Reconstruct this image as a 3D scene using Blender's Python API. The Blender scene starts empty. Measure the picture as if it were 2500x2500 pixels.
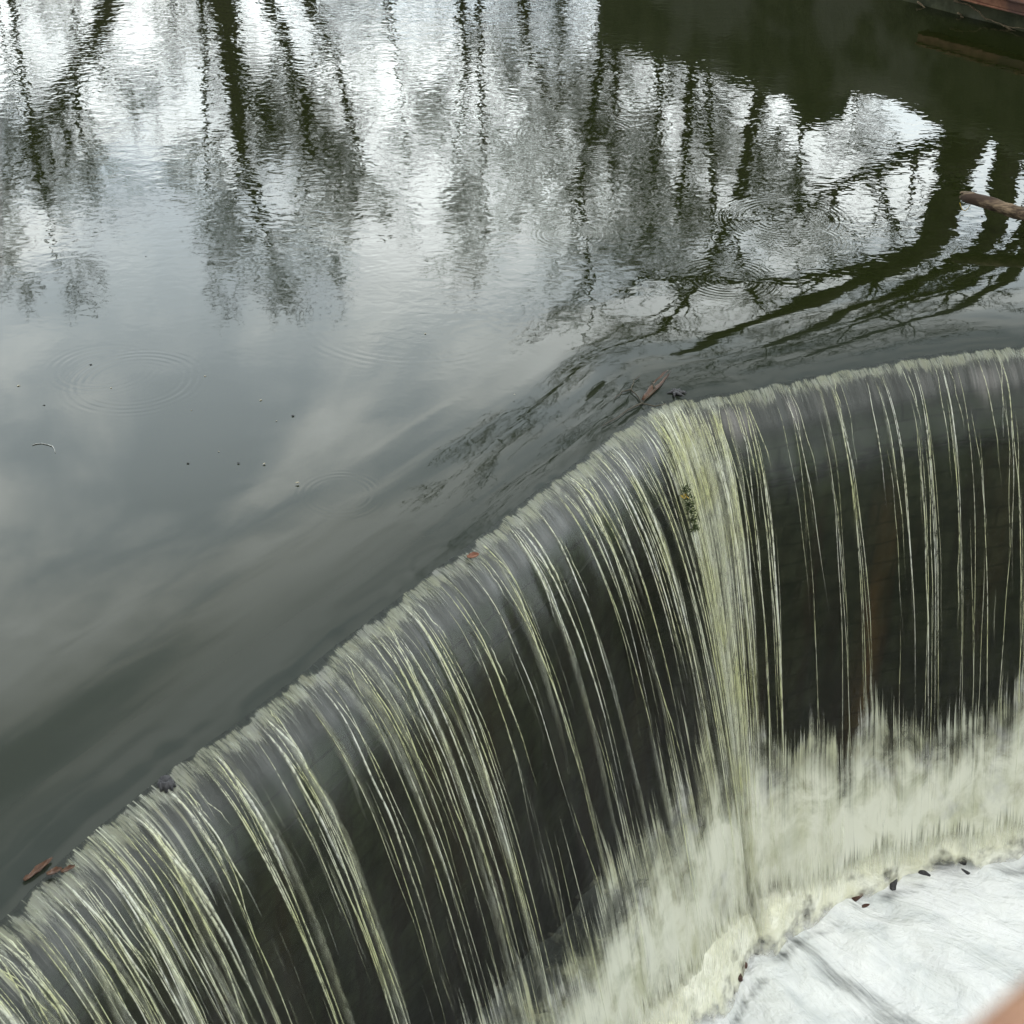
import bpy, math, random
import numpy as np
from mathutils import Vector, noise as mn

random.seed(7)
C = bpy.context.scene.collection
SC = bpy.context.scene
R = math.radians

# ------------------------------------------------------------ camera geometry
CAMH, PITCH, F = 5.3, 32.0, 4000.0
cp, sp = math.cos(R(PITCH)), math.sin(R(PITCH))

def ray(px, py):
    a, b = (px - 1250) / F, (py - 1250) / F
    return Vector((a, cp - b * sp, -sp - b * cp))

def P(px, py, z=0.0):                 # the point of the level z a pixel looks at
    d = ray(px, py)
    t = (z - CAMH) / d.z
    return Vector((d.x * t, d.y * t, z))

def RF(px, py, Y):                    # what still water shows there, at distance Y
    d = ray(px, py)
    t = Y / d.y
    return Vector((d.x * t, Y, -(CAMH + d.z * t)))

def sm(a, b, x):
    t = min(1.0, max(0.0, (x - a) / (b - a)))
    return t * t * (3 - 2 * t)

# ------------------------------------------------------------ object helpers
def tag(o, label=None, cat=None, group=None, kind=None):
    if label: o['label'] = label
    if cat: o['category'] = cat
    if group: o['group'] = group
    if kind: o['kind'] = kind
    return o

def empty(name, loc=(0, 0, 0), rz=0):
    o = bpy.data.objects.new(name, None)
    C.objects.link(o)
    o.location = loc
    o.rotation_euler = (0, 0, rz)
    o.empty_display_size = .1
    return o

def mesh_obj(name, verts, faces, mat=None, parent=None, smooth=True, attrs=None, uv=None):
    me = bpy.data.meshes.new(name)
    me.from_pydata([tuple(v) for v in verts], [], faces)
    if smooth:
        me.polygons.foreach_set('use_smooth', [True] * len(me.polygons))
    for k, vals in (attrs or {}).items():
        at = me.attributes.new(k, 'FLOAT', 'POINT')
        at.data.foreach_set('value', np.array(vals, dtype=np.float32))
    if uv is not None:
        l = me.uv_layers.new(name='UVMap')
        idx = np.zeros(len(me.loops), dtype=np.int32)
        me.loops.foreach_get('vertex_index', idx)
        l.data.foreach_set('uv', np.array(uv, dtype=np.float32)[idx].ravel())
    me.update()
    o = bpy.data.objects.new(name, me)
    C.objects.link(o)
    if mat: me.materials.append(mat)
    if parent: o.parent = parent
    return o

def grid_faces(nu, nv, flip=False):
    f = []
    for i in range(nu - 1):
        for j in range(nv - 1):
            a = i * nv + j
            q = (a, a + nv, a + nv + 1, a + 1)
            f.append(q[::-1] if flip else q)
    return f

def tube(V, Fc, pts, rads, n=6, cap=True, wob=0.0):
    base = len(V)
    m = len(pts)
    ref = Vector((0, 0, 1))
    for i in range(m):
        t = (pts[min(i + 1, m - 1)] - pts[max(i - 1, 0)])
        if t.length < 1e-9: t = Vector((0, 0, 1))
        t.normalize()
        a = t.cross(ref if abs(t.z) < .95 else Vector((1, 0, 0))).normalized()
        b = t.cross(a)
        for k in range(n):
            an = 2 * math.pi * k / n
            r = rads[i] * (1 + wob * mn.noise(Vector((i * .7, k * 1.3, base * .01))))
            V.append(pts[i] + a * (math.cos(an) * r) + b * (math.sin(an) * r))
    for i in range(m - 1):
        for k in range(n):
            k2 = (k + 1) % n
            Fc.append((base + i * n + k, base + i * n + k2, base + (i + 1) * n + k2, base + (i + 1) * n + k))
    if cap:
        Fc.append(tuple(base + k for k in range(n))[::-1])
        Fc.append(tuple(base + (m - 1) * n + k for k in range(n)))

def box(V, Fc, c, sx, sy, sz, rot=0.0, jit=0.0):
    b = len(V)
    for dx in (-.5, .5):
        for dy in (-.5, .5):
            for dz in (-.5, .5):
                x, y = dx * sx, dy * sy
                p = Vector((x * math.cos(rot) - y * math.sin(rot), x * math.sin(rot) + y * math.cos(rot), dz * sz))
                if jit: p += Vector([random.uniform(-jit, jit) for _ in range(3)])
                V.append(Vector(c) + p)
    for q in ((0, 1, 3, 2), (4, 6, 7, 5), (0, 4, 5, 1), (2, 3, 7, 6), (0, 2, 6, 4), (1, 5, 7, 3)):
        Fc.append(tuple(b + k for k in q))

def bevel(o, w=.01, seg=2):
    m = o.modifiers.new('bevel', 'BEVEL')
    m.width = w; m.segments = seg; m.limit_method = 'ANGLE'
    return o

# ------------------------------------------------------------ material helpers
class NT:
    def __init__(s, name):
        s.m = bpy.data.materials.new(name)
        s.m.use_nodes = True
        s.t = s.m.node_tree
        s.t.nodes.clear()
        s.out = s.t.nodes.new('ShaderNodeOutputMaterial')
    def n(s, typ, ins=None, **kw):
        nd = s.t.nodes.new(typ)
        for k, v in kw.items(): setattr(nd, k, v)
        for k, v in (ins or {}).items(): s.set(nd.inputs[k], v)
        return nd
    def set(s, sock, v):
        if isinstance(v, bpy.types.NodeSocket): s.t.links.new(v, sock)
        elif isinstance(v, bpy.types.Node): s.t.links.new(v.outputs[0], sock)
        else:
            if isinstance(v, (tuple, list)) and len(v) == 3 and sock.type == 'RGBA': v = (*v, 1)
            sock.default_value = v
    def math(s, op, a, b=0.0, c=0.0, clamp=False):
        nd = s.t.nodes.new('ShaderNodeMath'); nd.operation = op; nd.use_clamp = clamp
        for i, v in enumerate((a, b, c)): s.set(nd.inputs[i], v)
        return nd.outputs[0]
    def mr(s, v, a, b, c=0.0, d=1.0, smooth=True):
        nd = s.t.nodes.new('ShaderNodeMapRange')
        nd.interpolation_type = 'SMOOTHSTEP' if smooth else 'LINEAR'
        for k, x in zip(('Value', 'From Min', 'From Max', 'To Min', 'To Max'), (v, a, b, c, d)): s.set(nd.inputs[k], x)
        return nd.outputs[0]
    def mix(s, f, a, b):
        nd = s.t.nodes.new('ShaderNodeMix'); nd.data_type = 'RGBA'
        s.set(nd.inputs[0], f); s.set(nd.inputs[6], a); s.set(nd.inputs[7], b)
        return nd.outputs[2]
    def attr(s, name):
        return s.n('ShaderNodeAttribute', attribute_name=name).outputs['Fac']
    def coord(s, which='Object'):
        return s.n('ShaderNodeTexCoord').outputs[which]
    def scale(s, vec, v):
        return s.n('ShaderNodeMapping', {'Vector': vec, 'Scale': v}).outputs[0]
    def noise(s, vec, sc=1.0, det=2.0, rough=.5, dist=0.0, dim='3D'):
        return s.n('ShaderNodeTexNoise', {'Vector': vec, 'Scale': sc, 'Detail': det, 'Roughness': rough, 'Distortion': dist}, noise_dimensions=dim).outputs[0]
    def bump(s, h, dist, strength=1.0, normal=None):
        i = {'Height': h, 'Distance': dist, 'Strength': strength}
        if normal is not None: i['Normal'] = normal
        return s.n('ShaderNodeBump', i).outputs[0]
    def done(s, sh):
        s.t.links.new(sh if isinstance(sh, bpy.types.NodeSocket) else sh.outputs[0], s.out.inputs[0])
        return s.m

def rough_mat(name, c1, c2, scale=6, rough=.85, bump=.01, c3=None, stretch=(1, 1, 1), spec=.3):
    t = NT(name)
    co = t.scale(t.coord(), stretch)
    n1 = t.noise(co, scale, 6, .65)
    n2 = t.noise(co, scale * .23, 3)
    col = t.mix(t.mr(n1, .35, .65), c1, c2)
    if c3: col = t.mix(t.mr(n2, .5, .62), col, c3)
    b = t.bump(n1, bump)
    return t.done(t.n('ShaderNodeBsdfPrincipled', {'Base Color': col, 'Roughness': rough, 'Normal': b, 'Specular IOR Level': spec}))

# ------------------------------------------------------------ the lip line of the weir
K = 2500 / 1932
lip_px = [(-160, 1870), (0, 1740), (95, 1640), (200, 1552), (290, 1478), (400, 1397), (480, 1338), (560, 1277), (640, 1213), (720, 1153),
          (800, 1091), (860, 1047), (920, 999), (980, 952), (1050, 898), (1120, 849), (1180, 801), (1222, 768), (1250, 757), (1300, 751),
          (1400, 736), (1500, 716), (1600, 696), (1700, 677), (1800, 663), (1932, 652)]
ZL = -.14
pl = [P(x * K, y * K, ZL) for x, y in lip_px]
d0 = (pl[0] - pl[3]).normalized()
d1 = (pl[-1] - pl[-5]).normalized()
pl = [pl[0] + d0 * 4.5] + pl + [pl[-1] + d1 * 6.0]
arr = np.array([(p.x, p.y) for p in pl])
seg = np.hypot(*np.diff(arr, axis=0).T)
cum = np.concatenate([[0], np.cumsum(seg)])
DU = .03
NU = int(cum[-1] / DU)
U = np.linspace(0, cum[-1], NU)
lx, ly = np.interp(U, cum, arr[:, 0]), np.interp(U, cum, arr[:, 1])

def gs(a, sig):
    k = int(sig / DU * 3)
    w = np.exp(-.5 * (np.arange(-k, k + 1) * DU / sig) ** 2)
    w /= w.sum()
    ap = np.concatenate([2 * a[0] - a[k:0:-1], a, 2 * a[-1] - a[-2:-k - 2:-1]])
    return np.convolve(ap, w, 'valid')

LX, LY = gs(lx, .02), gs(ly, .02)

def normals(sig):
    tx, ty = gs(np.gradient(LX), sig), gs(np.gradient(LY), sig)
    l = np.hypot(tx, ty)
    return -ty / l, tx / l            # upstream side
NX, NY = normals(.11)
_an = np.unwrap(np.arctan2(NY, NX))
_an = .5 * (np.minimum.accumulate(_an) + np.maximum.accumulate(_an[::-1])[::-1])
_an = gs(_an, .05)
_an = np.minimum.accumulate(_an)
NX, NY = np.cos(_an), np.sin(_an)
MX, MY = normals(.38)
iap = int(np.argmin(np.hypot(LX - P(1622, 978, ZL).x, LY - P(1622, 978, ZL).y)))
UA = U[iap]

GV, V0 = 9.81, 1.6
def fall_z(s): return ZL - .28 * s - GV * s * s / (2 * V0 * V0)
ZB = -4.0

# wobble of the lip line: small, so the crest is not a drawn curve
WOB = np.array([.018 * mn.noise(Vector((u * 2.2, 3, 0))) + .010 * mn.noise(Vector((u * 8, 7, 0))) for u in U])

def lip_at(px, py):
    q = P(px, py, ZL)
    return U[int(np.argmin(np.hypot(LX - q.x, LY - q.y)))]

# ------------------------------------------------------------ materials
def mat_river():
    t = NT('river surface')
    co = t.coord()
    rough = t.attr('chop'); dl = t.attr('lipd'); str_ = t.attr('drag')
    uv = t.n('ShaderNodeUVMap', uv_map='UVMap').outputs[0]
    h_a = t.noise(t.scale(co, (1, 1.35, 1)), 7.5, 1.0, .5, .5)
    h_b = t.noise(co, 2.2, 2.0, .5, .2)
    h_f = t.noise(t.scale(co, (1, 1.3, 1)), 17.0, .6, .5, .5)
    hs = t.math('ADD', t.math('MULTIPLY', h_a, .0027), t.math('MULTIPLY', h_b, .0042))
    hs = t.math('ADD', hs, t.math('MULTIPLY', h_f, .0006))
    h = t.math('MULTIPLY', hs, rough)
    # long soft undulation everywhere
    h = t.math('ADD', h, t.math('MULTIPLY', t.noise(t.scale(co, (.7, 1, 1)), 1.1, 1.0), .0016))
    # lines drawn out along the lip by the pull of the weir (uv: x along the lip, y away from it)
    hd = t.noise(t.scale(uv, (.8, 14, 1)), 1.0, 3.0, .6, .25)
    hd2 = t.noise(t.scale(uv, (3.5, 5, 1)), 1.0, 2.0, .6)
    h = t.math('ADD', h, t.math('MULTIPLY', t.math('ADD', t.math('MULTIPLY', hd, .0004), t.math('MULTIPLY', hd2, .0002)), str_))
    # rings left by drops and insects
    sx = t.n('ShaderNodeSeparateXYZ', {0: co})
    for (px, py, r0, w, lam, am) in RINGS:
        c = P(px, py)
        dx = t.math('SUBTRACT', sx.outputs[0], c.x)
        dy = t.math('SUBTRACT', sx.outputs[1], c.y)
        r = t.math('SQRT', t.math('ADD', t.math('MULTIPLY', dx, dx), t.math('MULTIPLY', dy, dy)))
        e = t.math('DIVIDE', t.math('SUBTRACT', r, r0), w)
        e = t.math('EXPONENT', t.math('MULTIPLY', t.math('MULTIPLY', e, e), -1))
        sn = t.math('SINE', t.math('MULTIPLY', r, 2 * math.pi / lam))
        brk = t.mr(t.noise(co, 3.0 + px * .001, 1), .38, .6, .15, 1)
        h = t.math('MULTIPLY_ADD', t.math('MULTIPLY', t.math('MULTIPLY', sn, e), brk), am * 1.0, h)
    nb = t.bump(h, 1.0)
    body = t.mix(t.mr(dl, 0.0, .75), (.015, .0185, .0135), (.0075, .0098, .0026))
    pr = t.n('ShaderNodeBsdfPrincipled', {'Base Color': body, 'Roughness': .015, 'IOR': 1.36, 'Normal': nb})
    return t.done(pr)

RINGS = [(330, 930, .40, .10, .055, .00014), (250, 900, .30, .10, .055, .00008), (1390, 572, .20, .16, .040, .00012), (1960, 588, .26, .12, .04, .0003),
         (1920, 535, .42, .14, .05, .0003), (1400, 330, .6, .16, .05, .00016), (1770, 680, .3, .14, .045, .00014), (1020, 760, .85, .12, .07, .00011),
         (830, 1200, .22, .06, .04, .00006)]

def mat_fall():
    t = NT('falling water')
    uv = t.n('ShaderNodeUVMap', uv_map='UVMap').outputs[0]
    dens, sheen_veil = t.attr('dens'), t.attr('sheen_veil')
    w = t.noise(t.scale(uv, (1.2, .8, 1)), 1, 2)
    off = t.math('MULTIPLY', t.math('SUBTRACT', w, .5), .10)
    s = t.n('ShaderNodeSeparateXYZ', {0: uv})
    wu = t.math('ADD', s.outputs[0], off)
    uw = t.n('ShaderNodeCombineXYZ', {0: wu, 1: s.outputs[1]}).outputs[0]
    f1 = t.noise(t.scale(uw, (75, 1.1, 1)), 1, 3, .6, 0, '2D')
    f2 = t.noise(t.scale(uw, (24, .7, 1)), 1, 2, .5, .0, '2D')
    f3 = t.noise(t.scale(uw, (6, .7, 1)), 1, 2, .5, 0, '2D')
    blot = t.noise(t.scale(uw, (4, 2.6, 1)), 1, 5, .65, .4)
    k = t.math('ADD', t.math('MULTIPLY', f1, .40), t.math('MULTIPLY', f2, .35))
    k = t.math('ADD', k, t.math('MULTIPLY', f3, .25))
    thr = t.mr(t.math('MINIMUM', dens, .62), 0, 1, .71, .30, False)
    foam = t.mr(t.math('SUBTRACT', k, thr), t.mr(dens, .45, 1.0, -.03, -.22), t.mr(dens, .45, 1.1, .10, .42))
    foam = t.math('MULTIPLY', foam, t.mr(blot, .30, .62, .25, 1))
    # furry pale fringe at the crest
    fr = t.attr('fringe')
    ff = t.noise(t.scale(uw, (95, 9, 1)), 1, 3, .6, .3)
    fg = t.noise(t.scale(uw, (20, 4, 1)), 1, 2, .5)
    kk = t.math('ADD', t.math('MULTIPLY', ff, .55), t.math('MULTIPLY', fg, .45))
    fringe = t.mr(t.math('ADD', kk, t.math('MULTIPLY', t.math('SUBTRACT', fr, .5), .22)), .47, .66)
    fringe = t.math('MULTIPLY', fringe, t.mr(fr, .02, .25))
    foam = t.math('MAXIMUM', foam, t.math('MULTIPLY', fringe, .33))
    soft = t.math('ADD', dens, t.math('ADD', t.math('MULTIPLY', t.math('SUBTRACT', k, .5), 1.1), t.math('MULTIPLY', t.math('SUBTRACT', blot, .5), 1.0)))
    foam = t.math('MAXIMUM', foam, t.mr(soft, .50, 1.25, 0, .97))
    # foam colour: cream with a green cast, browner lower down
    cn = t.noise(t.scale(uw, (5, .9, 1)), 1, 3)
    fc = t.mix(t.mr(cn, .3, .7), (.47, .49, .40), (.41, .42, .28))
    fc = t.mix(t.mr(t.noise(t.scale(uw, (2.6, 1.8, 1)), 1, 5, .6, .5), .50, .68), fc, (.46, .47, .43))
    fc = t.mix(t.math('MULTIPLY', t.mr(t.noise(t.scale(uw, (4.1, 2.3, 1)), 1.3, 5, .6, .3), .54, .68), .6), fc, (.25, .24, .15))
    fc = t.mix(t.math('MULTIPLY', t.mr(dens, .6, 1.25, 0, .85), t.mr(blot, .36, .60, .25, 1)), fc, (.68, .69, .59))
    fsh = t.n('ShaderNodeBsdfDiffuse', {'Color': fc}).outputs[0]
    ftr = t.n('ShaderNodeBsdfTranslucent', {'Color': fc}).outputs[0]
    fsh = t.n('ShaderNodeMixShader', {0: .25, 1: fsh, 2: ftr}).outputs[0]
    hb = t.math('ADD', t.math('MULTIPLY', f1, .0005), t.math('MULTIPLY', f2, .0014))
    nb = t.bump(hb, 1.0, .7)
    gl = t.n('ShaderNodeBsdfGlossy', {'Color': (1, 1, 1), 'Roughness': .24, 'Normal': nb}).outputs[0]
    tr = t.n('ShaderNodeBsdfTransparent', {'Color': (.86, .88, .82)}).outputs[0]
    bc = t.mix(t.mr(s.outputs[1], .015, .13), (.014, .018, .013), (.052, .055, .050))  # grey sheen of mirrored sky put into the diffuse colour below the lip
    body = t.n('ShaderNodeBsdfDiffuse', {'Color': bc}).outputs[0]
    vs = t.math('MULTIPLY', sheen_veil, t.mr(f2, .3, .65, .55, 1.0))
    clear = t.n('ShaderNodeMixShader', {0: vs, 1: tr, 2: body}).outputs[0]
    fre = t.math('MULTIPLY', t.n('ShaderNodeFresnel', {'IOR': 1.36, 'Normal': nb}).outputs[0], t.mr(s.outputs[1], .5, 1.6, 1.0, .35))
    clear = t.n('ShaderNodeMixShader', {0: fre, 1: clear, 2: gl}).outputs[0]
    sh = t.n('ShaderNodeMixShader', {0: foam, 1: clear, 2: fsh}).outputs[0]
    fd = t.mr(t.math('ADD', t.attr('fade'), t.math('MULTIPLY', t.math('SUBTRACT', k, .5), 2.2)), .25, .75)
    ft = t.n('ShaderNodeBsdfTransparent').outputs[0]
    return t.done(t.n('ShaderNodeMixShader', {0: fd, 1: sh, 2: ft}))

def mat_strand(name, c1, c2, alpha=.8):
    t = NT(name)
    co = t.coord()
    n = t.noise(t.scale(co, (6, 6, 1.3)), 1, 3)
    n2 = t.noise(t.scale(co, (45, 45, 1.5)), 1, 2)
    col = t.mix(t.mr(n, .35, .65), c1, c2)
    d = t.n('ShaderNodeBsdfDiffuse', {'Color': col}).outputs[0]
    tl = t.n('ShaderNodeBsdfTranslucent', {'Color': col}).outputs[0]
    d = t.n('ShaderNodeMixShader', {0: .3, 1: d, 2: tl}).outputs[0]
    a = t.math('MULTIPLY', t.mr(n2, .3, .6, .35, 1.0), t.attr('soft'))
    a = t.math('MULTIPLY', a, alpha)
    tr = t.n('ShaderNodeBsdfTransparent').outputs[0]
    return t.done(t.n('ShaderNodeMixShader', {0: a, 1: tr, 2: d}))

def mat_weir():
    t = NT('old wet stone')
    co = t.coord()
    n1 = t.noise(co, 5, 6, .65)
    n2 = t.noise(t.scale(co, (6, 6, .5)), 1, 4)
    n3 = t.noise(co, 1.6, 3)
    col = t.mix(t.mr(n1, .35, .7), (.008, .010, .0055), (.026, .030, .017))
    col = t.mix(t.mr(n2, .45, .7), col, (.010, .0075, .0045))
    col = t.mix(t.math('MULTIPLY', t.attr('moss'), t.mr(n1, .3, .6)), col, (.032, .045, .020))
    col = t.mix(t.math('MULTIPLY', t.attr('stain'), t.mr(n2, .3, .65, .3, 1)), col, (.075, .042, .015))
    col = t.mix(t.math('MULTIPLY', t.attr('crest'), t.mr(n3, .4, .65, .5, 1)), col, (.030, .038, .026))
    bk = t.n('ShaderNodeTexBrick', {'Vector': t.n('ShaderNodeUVMap', uv_map='UVMap').outputs[0], 'Color1': (1, 1, 1), 'Color2': (.6, .6, .6), 'Mortar': (.12, .12, .12),
                                    'Scale': 1.0, 'Mortar Size': .012, 'Brick Width': .42, 'Row Height': .19})
    mul = t.n('ShaderNodeMix', {0: .5, 6: col, 7: bk.outputs[0]}, data_type='RGBA', blend_type='MULTIPLY')
    col = mul.outputs[2]
    return t.done(t.n('ShaderNodeBsdfPrincipled', {'Base Color': col, 'Roughness': .6, 'Specular IOR Level': .3, 'Normal': t.bump(t.noise(co, 4, 2), .02)}))

def mat_foam(name, c1, c2, dark=None, stretch=(3.5, 3.5, 3.5), bumpd=.04):
    t = NT(name)
    co = t.coord()
    n1 = t.noise(t.scale(co, stretch), 1, 6, .62, .5)
    n2 = t.noise(co, 14, 5, .6)
    col = t.mix(t.mr(n1, .35, .65), c1, c2)
    h = t.math('ADD', n1, t.math('MULTIPLY', n2, .25))
    d = t.n('ShaderNodeBsdfPrincipled', {'Base Color': col, 'Roughness': .8, 'Specular IOR Level': .2, 'Normal': t.bump(h, bumpd),
                                         'Subsurface Weight': .3, 'Subsurface Radius': (.05, .05, .05), 'Subsurface Scale': 1.0})
    fd = t.mr(t.math('ADD', t.attr('fade'), t.math('MULTIPLY', t.math('SUBTRACT', t.noise(co, 5, 3, .6), .5), 2.0)), .2, .9)
    ft = t.n('ShaderNodeBsdfTransparent').outputs[0]
    return t.done(t.n('ShaderNodeMixShader', {0: fd, 1: d.outputs[0], 2: ft}))

def mat_pool():
    t = NT('foaming pool')
    uv = t.n('ShaderNodeUVMap', uv_map='UVMap').outputs[0]
    co = t.coord()
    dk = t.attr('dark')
    st = t.noise(t.scale(uv, (2.2, 22, 1)), 1, 5, .65, .5)
    st2 = t.noise(t.scale(uv, (.9, 3.2, 1)), 1, 4, .6, .8)
    n2 = t.noise(co, 5, 5, .6, .6)
    k = t.math('ADD', t.math('MULTIPLY', st, .5), t.math('MULTIPLY', st2, .5))
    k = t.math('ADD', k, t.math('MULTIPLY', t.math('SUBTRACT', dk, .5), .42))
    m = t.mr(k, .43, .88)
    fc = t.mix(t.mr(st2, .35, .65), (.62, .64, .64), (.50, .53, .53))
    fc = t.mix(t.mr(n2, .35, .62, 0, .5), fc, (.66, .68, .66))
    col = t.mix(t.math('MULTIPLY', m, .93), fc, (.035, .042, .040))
    n3 = t.noise(co, 22, 4, .6)
    h = t.math('ADD', t.math('MULTIPLY', st, .22), t.math('ADD', st2, t.math('ADD', t.math('MULTIPLY', n2, .6), t.math('MULTIPLY', n3, .12))))
    pr = t.n('ShaderNodeBsdfPrincipled', {'Base Color': col, 'Roughness': t.mr(m, 0, 1, .75, .2), 'Specular IOR Level': .35, 'Normal': t.bump(h, .06)})
    return t.done(pr)

M = dict(
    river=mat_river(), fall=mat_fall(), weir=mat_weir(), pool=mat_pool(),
    strand=mat_strand('white water threads', (.60, .62, .48), (.55, .57, .33), .95),
    strand2=mat_strand('bright water threads', (.68, .70, .61), (.58, .59, .42), 1.0),
    tuft=mat_strand('crest water', (.50, .53, .45), (.44, .47, .34), .36),
    ribbon=mat_strand('broad water ribbon', (.50, .52, .43), (.44, .45, .31), .30),
    spray=mat_strand('spray', (.70, .71, .63), (.62, .63, .50), .28),
    apron=mat_foam('cream foam', (.66, .67, .58), (.55, .555, .43)),
    bark=rough_mat('bark', (.030, .026, .018), (.055, .048, .034), 8, .9, .02),
    twig=rough_mat('twig bark', (.035, .032, .025), (.06, .054, .042), 8, .9, .0),
    wood=rough_mat('weathered wood', (.035, .023, .014), (.19, .14, .09), 30, .85, .010, (.035, .022, .015), (.12, 1, 1)),
    stone=rough_mat('river wall stone', (.018, .022, .009), (.044, .046, .024), 3.2, .9, .03, (.09, .09, .07)),
    rust=rough_mat('rusty iron', (.08, .028, .014), (.15, .07, .04), 9, .8, .004, (.05, .025, .018)),
    root=rough_mat('pale root', (.07, .048, .026), (.15, .11, .065), 20, .8, .002),
    brick=rough_mat('wet brick', (.035, .017, .012), (.07, .034, .024), 12, .6, .01, (.025, .022, .018)),
    leaf=rough_mat('rusty leaf', (.035, .013, .005), (.065, .028, .010), 40, .55, .001, (.03, .014, .008)),
    sludge=rough_mat('dark sodden debris', (.018, .018, .020), (.045, .045, .048), 30, .7, .004),
    moss=rough_mat('dark moss', (.008, .018, .004), (.03, .045, .008), 30, .9, .01),
    yellow=rough_mat('yellow leaf', (.45, .30, .03), (.30, .20, .02), 30, .6, .001),
    seed=rough_mat('pale seed', (.42, .40, .32), (.12, .10, .06), 60, .5, .001),
    fibre=rough_mat('white fibre', (.25, .26, .25), (.2, .2, .19), 60, .5, .0),
    ground=rough_mat('bank soil and grass', (.035, .038, .016), (.075, .068, .035), 2, .95, .05, (.03, .05, .015)),
    handrail=rough_mat('orange brown handrail', (.14, .060, .030), (.22, .115, .06), 18, .55, .002, None, (1, 1, 1)),
    iron=rough_mat('dark bridge iron', (.02, .02, .02), (.04, .035, .03), 8, .6, .002),
    bush=rough_mat('ivy leaf', (.010, .016, .006), (.028, .040, .012), 4, .6, .0),
)

# ------------------------------------------------------------ river water
ds = [0.0]
while ds[-1] < 75:
    ds.append(ds[-1] + min(2.5, .03 + .035 * max(0, ds[-1] - .6)))
ND = len(ds)
step = 2
ui = list(range(0, NU, step))
V, A1, A2, A3, UVs = [], [], [], [], []
Ysw = 10.8
for i in ui:
    for d in ds:
        x, y = LX[i] + NX[i] * d, LY[i] + NY[i] * d
        x += NX[i] * WOB[i] * math.exp(-d * 6); y += NY[i] * WOB[i] * math.exp(-d * 6)
        z = ZL * math.exp(-d / .46)
        # tiny standing waves parallel to the lip
        z += .0003 * math.exp(-((d - .75) / .55) ** 2) * math.sin(d * 19 + 1.5 * mn.noise(Vector((U[i] * .6, 0, 0))))
        V.append((x, y, z))
        right = sm(-1.6, .8, x)
        ch = sm(9.8, 13.6, y + 3.0 * right) * (.45 + .20 * sm(11, 19, y))
        ch *= .05 + .95 * sm(.5, 1.9, d)
        ch *= .75 + .5 * mn.noise(Vector((x * .35, y * .35, 2)))
        A1.append(.02 + max(0, ch)); A2.append(d)
        A3.append((1 - sm(.25, 1.1 + .4 * sm(-2, 1, x), d)) * (.10 + .90 * sm(-2.2, 0.6, x)))
        UVs.append((U[i], d))
river = mesh_obj('river_water', V, grid_faces(len(ui), ND), M['river'], attrs={'chop': A1, 'lipd': A2, 'drag': A3}, uv=UVs)
tag(river, 'smooth dark olive river water mirroring bare trees and clouds above the weir', 'water', kind='structure')

# ------------------------------------------------------------ falling water
ss = [0.0]
while fall_z(ss[-1]) > ZB - .35:
    ss.append(ss[-1] + (.012 if ss[-1] < .4 else .016))
NS = len(ss)
arc = [0.0]
for a, b in zip(ss[:-1], ss[1:]):
    arc.append(arc[-1] + math.hypot(b - a, fall_z(b) - fall_z(a)))
uleft = lip_at(0, 2245)
uright = lip_at(2500, 848)

def dens_uz(u, z):
    e = u - UA
    apex = math.exp(-(e / .42) ** 2) * sm(-.1, -1.6, z) if e < 0 else math.exp(-(max(0, e - .12) / .20) ** 2) * sm(-.1, -1.6, z)
    if e < 0:
        b = .17 + .27 * sm(-2.4, -.3, e) * sm(-.5, -2.5, z) + .20 * sm(-4.0, -5.6, e)
    else:
        b = .26 - .22 * sm(.15, .75, e) + .05 * sm(.9, 2.2, e)
    b += .10 * mn.noise(Vector((u * 1.1, 0, 5)))
    b = b + (1 - b) * apex * (.36 + .22 * mn.noise(Vector((u * 9, z * .5, 2))))
    n = mn.noise(Vector((u * .9, 1, 1))) * .35 + mn.noise(Vector((u * 3.5, z * .6, 4))) * .28
    rr = sm(0, 1.0, e)
    low = sm(-2.0 + n - .10 * rr, -3.45 + n, z)
    return b * (1 - low) + 1.3 * low

def flow(i, s, off=0.0):
    """point on the sheet for lip index i, distance s from the lip"""
    k = sm(0, .5, s)
    wx = NX[i] * (1 - k) + MX[i] * k
    wy = NY[i] * (1 - k) + MY[i] * k
    l = math.hypot(wx, wy); wx /= l; wy /= l
    g = -.28 - GV * s / (V0 * V0)           # slope dz/ds
    m = math.hypot(1, g)
    so, zo = s + off * (-g) / m, fall_z(s) + off / m
    return Vector((LX[i] - wx * so + NX[i] * WOB[i], LY[i] - wy * so + NY[i] * WOB[i], zo))

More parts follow.
